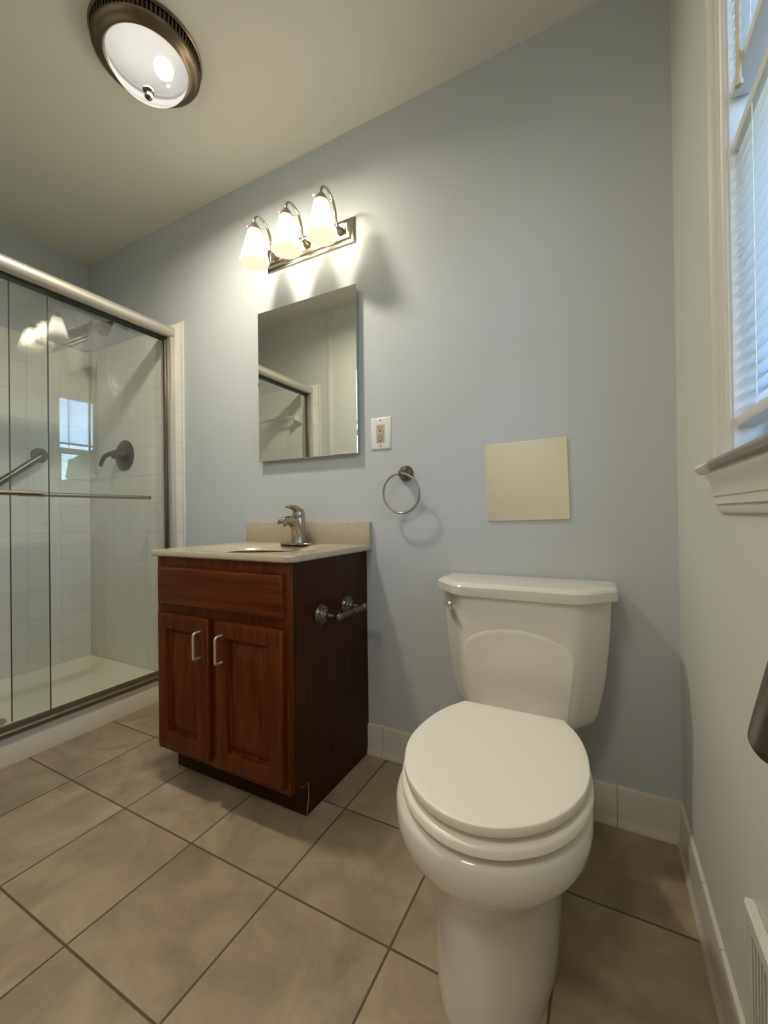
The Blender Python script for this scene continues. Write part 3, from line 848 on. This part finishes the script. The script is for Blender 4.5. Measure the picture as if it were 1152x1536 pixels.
def panel(label, xg, y0, y1, bar_x, by0, by1, bz, edge):
    r = thing('sliding_shower_door', label, 'shower door', (xg, (y0 + y1) / 2, 0.15), 'sliding glass shower doors')
    b = BM(); box(b, xg - 0.006, xg, y0, y1, 0.152, 1.8255); g = obj('glass_pane', b, M['glass'], r)
    b = BM(); ye = edge
    box(b, xg - 0.0062, xg + 0.0002, ye - 0.0012, ye + 0.0012, 0.152, 1.8255); obj('glass_edge', b, M['glass_edge'], r)
    s = 1 if bar_x > xg else -1
    b = BM()
    tube(b, [(bar_x, by0, bz), (bar_x, by1, bz)], 0.0095, 16)
    for yy in (by0 + 0.03, by1 - 0.03):
        tube(b, [(bar_x, yy, bz), (xg if s > 0 else xg - 0.006, yy, bz)], 0.007, 12)
    tb = obj('towel_bar', b, M['nickel'], r)
    return r
panel('outer sliding glass shower door with a towel bar on its room side', GO, -1.16, -0.540, GO + 0.040, -1.10, -0.585, 1.016, -0.540)
panel('inner sliding glass shower door next to the wall, its towel bar inside the shower', GI, -0.655, -0.037, GI - 0.050, -0.61, -0.072, 1.018, -0.655)

# shower head
shd = thing('overhead_shower', 'nickel shower head on a short bent arm high on the tiled wall', 'shower head', (-2.52, 0, 2.0))
b = BM(); lathe(b, [(0.03, 0.0), (0.03, 0.003), (0.022, 0.010), (0.012, 0.014)], (-2.52, -0.0005, 2.0), (0, -1, 0), 28); obj('flange', b, M['nickel'], shd)
b = BM(); path = smooth_path([(-2.52, -0.005, 2.0), (-2.52, -0.04, 2.003), (-2.52, -0.07, 1.99), (-2.522, -0.092, 1.967)], 6); tube(b, path, 0.0085, 14); obj('arm', b, M['pewter'], shd)
b = BM(); lathe(b, [(0.010, -0.004), (0.015, 0.004), (0.015, 0.014), (0.019, 0.02), (0.027, 0.036), (0.037, 0.060), (0.040, 0.070), (0.037, 0.076), (0, 0.074)], (-2.522, -0.09, 1.969), (-0.06, -0.62, -0.72), 32); obj('shower_head', b, M['pewter'], shd)
# shower valve
sv = thing('shower_valve', 'round nickel shower valve with a curved lever on the tiled wall', 'shower valve', (-2.54, -0.01, 1.264))
b = BM(); lathe(b, [(0.086, 0.0005), (0.086, 0.003), (0.080, 0.007), (0.06, 0.010), (0.03, 0.012), (0.028, 0.03), (0.024, 0.034)], (-2.54, -0.010, 1.264), (0, -1, 0), 48); obj('escutcheon', b, M['steel_dark'], sv)
b = BM(); lathe(b, [(0.024, 0.030), (0.025, 0.04), (0.024, 0.062), (0.016, 0.068), (0, 0.069)], (-2.54, -0.010, 1.264), (0, -1, 0), 28)
path = smooth_path([(-2.54, -0.062, 1.268), (-2.565, -0.074, 1.268), (-2.592, -0.086, 1.255), (-2.608, -0.094, 1.228), (-2.614, -0.098, 1.200)], 5); n = len(path)
tube(b, path, [0.014 - 0.005 * i / (n - 1) for i in range(n)], 14); obj('lever', b, M['steel_dark'], sv)

# grab bars
def grab(label, mat_, P0, P1, inward, r, flange_r):
    P0, P1, w = Vector(P0), Vector(P1), Vector(inward)     # P0/P1 on the wall
    so = 0.052
    g = thing('grab_bar', label, 'grab bar', P0)
    d = (P1 - P0).normalized()
    b = BM()
    pts = [P0 + w * 0.004, P0 + w * (so * 0.45), P0 + w * (so * 0.8) + d * 0.006, P0 + w * so * 0.97 + d * 0.018, P0 + w * so + d * 0.04, (P0 + P1) / 2 + w * so,
           P1 + w * so - d * 0.04, P1 + w * so * 0.97 - d * 0.018, P1 + w * (so * 0.8) - d * 0.006, P1 + w * (so * 0.45), P1 + w * 0.004]
    tube(b, smooth_path(pts, 6), r, 20); obj('bar', b, mat_, g)
    for P in (P0, P1):
        b = BM(); lathe(b, [(flange_r, 0.0005), (flange_r, 0.006), (flange_r * 0.93, 0.010), (r * 1.15, 0.013)], P, w, 32); obj('flange', b, mat_, g)
grab('chrome grab bar slanting down along the tiled shower side wall', M['steel_dark'], (XL + 0.010, -0.262, 1.262), (XL + 0.010, -0.62, 0.955), (1, 0, 0), 0.0165, 0.040)
grab('dark brushed steel grab bar slanting low on the right wall above the register', M['steel_dark'], (0, -0.868, 0.683), (0, -1.06, 0.965), (-1, 0, 0), 0.0165, 0.038)

# ceramic towel rail on the shower's near end wall
cr = thing('ceramic_towel_rail', 'white ceramic towel rail inside the shower, visible in the mirror', 'towel rail', (-2.48, YF + 0.01, 1.66))
for xx in (-2.235, -2.76):
    b = BM()
    rect = [(0.0, 0.042), (0.012, 0.040), (0.022, 0.028), (0.06, 0.018), (0.068, 0.012)]
    rings = [[(xx + x, YF + 0.0105 + d, 1.655 + z) for x, z in rrect(-h * 0.75, h * 0.75, -h, h, h * 0.3, 4)] for d, h in rect]
    loft(b, rings); obj('bracket', b, M['porcelain'], cr)
b = BM(); tube(b, [(-2.235, YF + 0.065, 1.665), (-2.76, YF + 0.065, 1.665)], 0.011, 14); obj('rail', b, M['porcelain'], cr)

# ------------------------------------------------------------------ wall register low on the right wall
rg = thing('wall_register', 'white louvred wall register low on the right wall above the baseboard', 'vent', (0, -0.786, 0.13))
RY0, RY1, RZ0, RZ1 = -0.96, -0.612, 0.130, 0.351
b = BM()
def yz_steps(bm, steps):
    rings = [[(x, RY0 + i, RZ0 + i), (x, RY1 - i, RZ0 + i), (x, RY1 - i, RZ1 - i), (x, RY0 + i, RZ1 - i)] for i, x in steps]
    loft(bm, rings, False, False)
yz_steps(b, [(0, -0.0005), (0, -0.010), (0.003, -0.013), (0.019, -0.014), (0.021, -0.013), (0.022, -0.002)])
obj('frame', b, M['trim'], rg)
b = BM(); yy = RY1 - 0.028
while yy > RY0 + 0.025:
    loft(b, [[(-0.002, yy + 0.004, z), (-0.0125, yy - 0.004, z), (-0.012, yy - 0.0055, z), (-0.0015, yy + 0.0025, z)] for z in (RZ0 + 0.021, RZ1 - 0.021)])
    yy -= 0.0125
obj('louvres', b, M['trim'], rg)
b = BM(); box(b, -0.0009, -0.0003, RY0 + 0.02, RY1 - 0.02, RZ0 + 0.02, RZ1 - 0.02); obj('back_plate', b, M['trim'], rg)

# ------------------------------------------------------------------ ceiling light
LC = (-1.475, -0.552)
cl = thing('ceiling_light', 'round flush ceiling light with bronze ring and frosted glass dome', 'ceiling lamp', (LC[0], LC[1], H))
dn = (0, 0, -1); o3 = (LC[0], LC[1], H)
b = BM()
lathe(b, [(0.160, 0.0005), (0.162, 0.002), (0.162, 0.006), (0.157, 0.008)], o3, dn, 96, True, False)
lathe(b, [(0.1475, 0.034), (0.1545, 0.034), (0.156, 0.037), (0.153, 0.042), (0.144, 0.048), (0.135, 0.051), (0.131, 0.056), (0.124, 0.058), (0.119, 0.054), (0.118, 0.045)], o3, dn, 96, False, False)
obj('ring', b, M['bronze'], cl)
b = BM(); lathe(b, [(0.1475, 0.007), (0.1475, 0.035)], o3, dn, 96, False, False); obj('ring_inner_band', b, M['black'], cl)
b = BM()
for i in range(84):
    a = 2 * pi * i / 84
    d = Vector((cos(a), sin(a), 0)); s = Vector((-sin(a), cos(a), 0)); c0 = Vector(o3)
    rings = []
    for r_, w_ in ((0.1478, 0.0024), (0.1555, 0.0024)):
        rings.append([c0 + d * r_ + s * w_ + Vector((0, 0, -0.0065)), c0 + d * r_ - s * w_ + Vector((0, 0, -0.0065)), c0 + d * r_ - s * w_ + Vector((0, 0, -0.0355)), c0 + d * r_ + s * w_ + Vector((0, 0, -0.0355))])
    loft(b, rings)
obj('ring_bars', b, M['bronze'], cl)
b = BM(); lathe(b, [(0.0, 0.002), (0.145, 0.002), (0.145, 0.006), (0.12, 0.030), (0.118, 0.034)], o3, dn, 64, False, False); obj('reflector_pan', b, M['reflector'], cl)
b = BM(); bc = (LC[0] + 0.035, LC[1] + 0.030, H - 0.052)
lathe(b, [(0.0, -0.030), (0.012, -0.0275), (0.021, -0.021), (0.0275, -0.012), (0.030, 0.0), (0.0275, 0.012), (0.021, 0.021), (0.012, 0.0275), (0, 0.030)], bc, dn, 24); obj('bulb', b, M['bulb'], cl)
la = area_light('ceiling_lamp_light', (LC[0] + 0.028, LC[1] + 0.022, H - 0.083), (0.14, 0.14), DOME_LAMP, (1.0, 0.925, 0.76)); la.data.shape = 'DISK'; la.data.spread = radians(168)
b = BM()
prof = [(0.118, 0.046)]
for i in range(1, 13):
    a = pi / 2 * i / 12
    prof.append((0.1175 * cos(a) if i < 12 else 0.004, 0.047 + 0.088 * sin(a)))
lathe(b, prof, o3, dn, 96, False, True); obj('glass_dome', b, M['dome'], cl, angle=60)
b = BM(); lathe(b, [(0.015, 0.132), (0.017, 0.136), (0.014, 0.140), (0.009, 0.143), (0.0115, 0.149), (0.0115, 0.156), (0.007, 0.161), (0, 0.163)], o3, dn, 24); obj('finial', b, M['bronze'], cl)

# ------------------------------------------------------------------ outdoors, seen through the blind
b = BM(); box(b, 0.4, 60, -40, 40, -3.0, -2.9); struct('ground', b, M['lawn'])
tree = thing('tree', 'leafy green tree outside the window, glimpsed through the blind in reflections', 'tree', (10.5, -9.5, -2.9))
b = BM(); tube(b, [(10.5, -9.5, -2.9), (10.5, -9.4, -1.2), (10.4, -9.5, 1.6)], [0.28, 0.2, 0.14], 12); obj('trunk', b, M['bark'], tree)
b = BM()
for i in range(95):
    c0 = Vector((10.5 + random.uniform(-1.6, 1.6), -9.5 + random.uniform(-4.4, 4.4), random.uniform(-1.4, 4.6)))
    f = 1 - abs(c0.y + 9.5) / 8
    c0.z = -1.2 + (c0.z + 1.2) * f
    q = bmesh.new(); bmesh.ops.create_icosphere(q, subdivisions=3, radius=random.uniform(0.5, 0.85))
    for v in q.verts: v.co *= 1 + random.uniform(-0.16, 0.16)
    merge(b, q, Matrix.Translation(c0))
obj('crown', b, M['leaves'], tree)
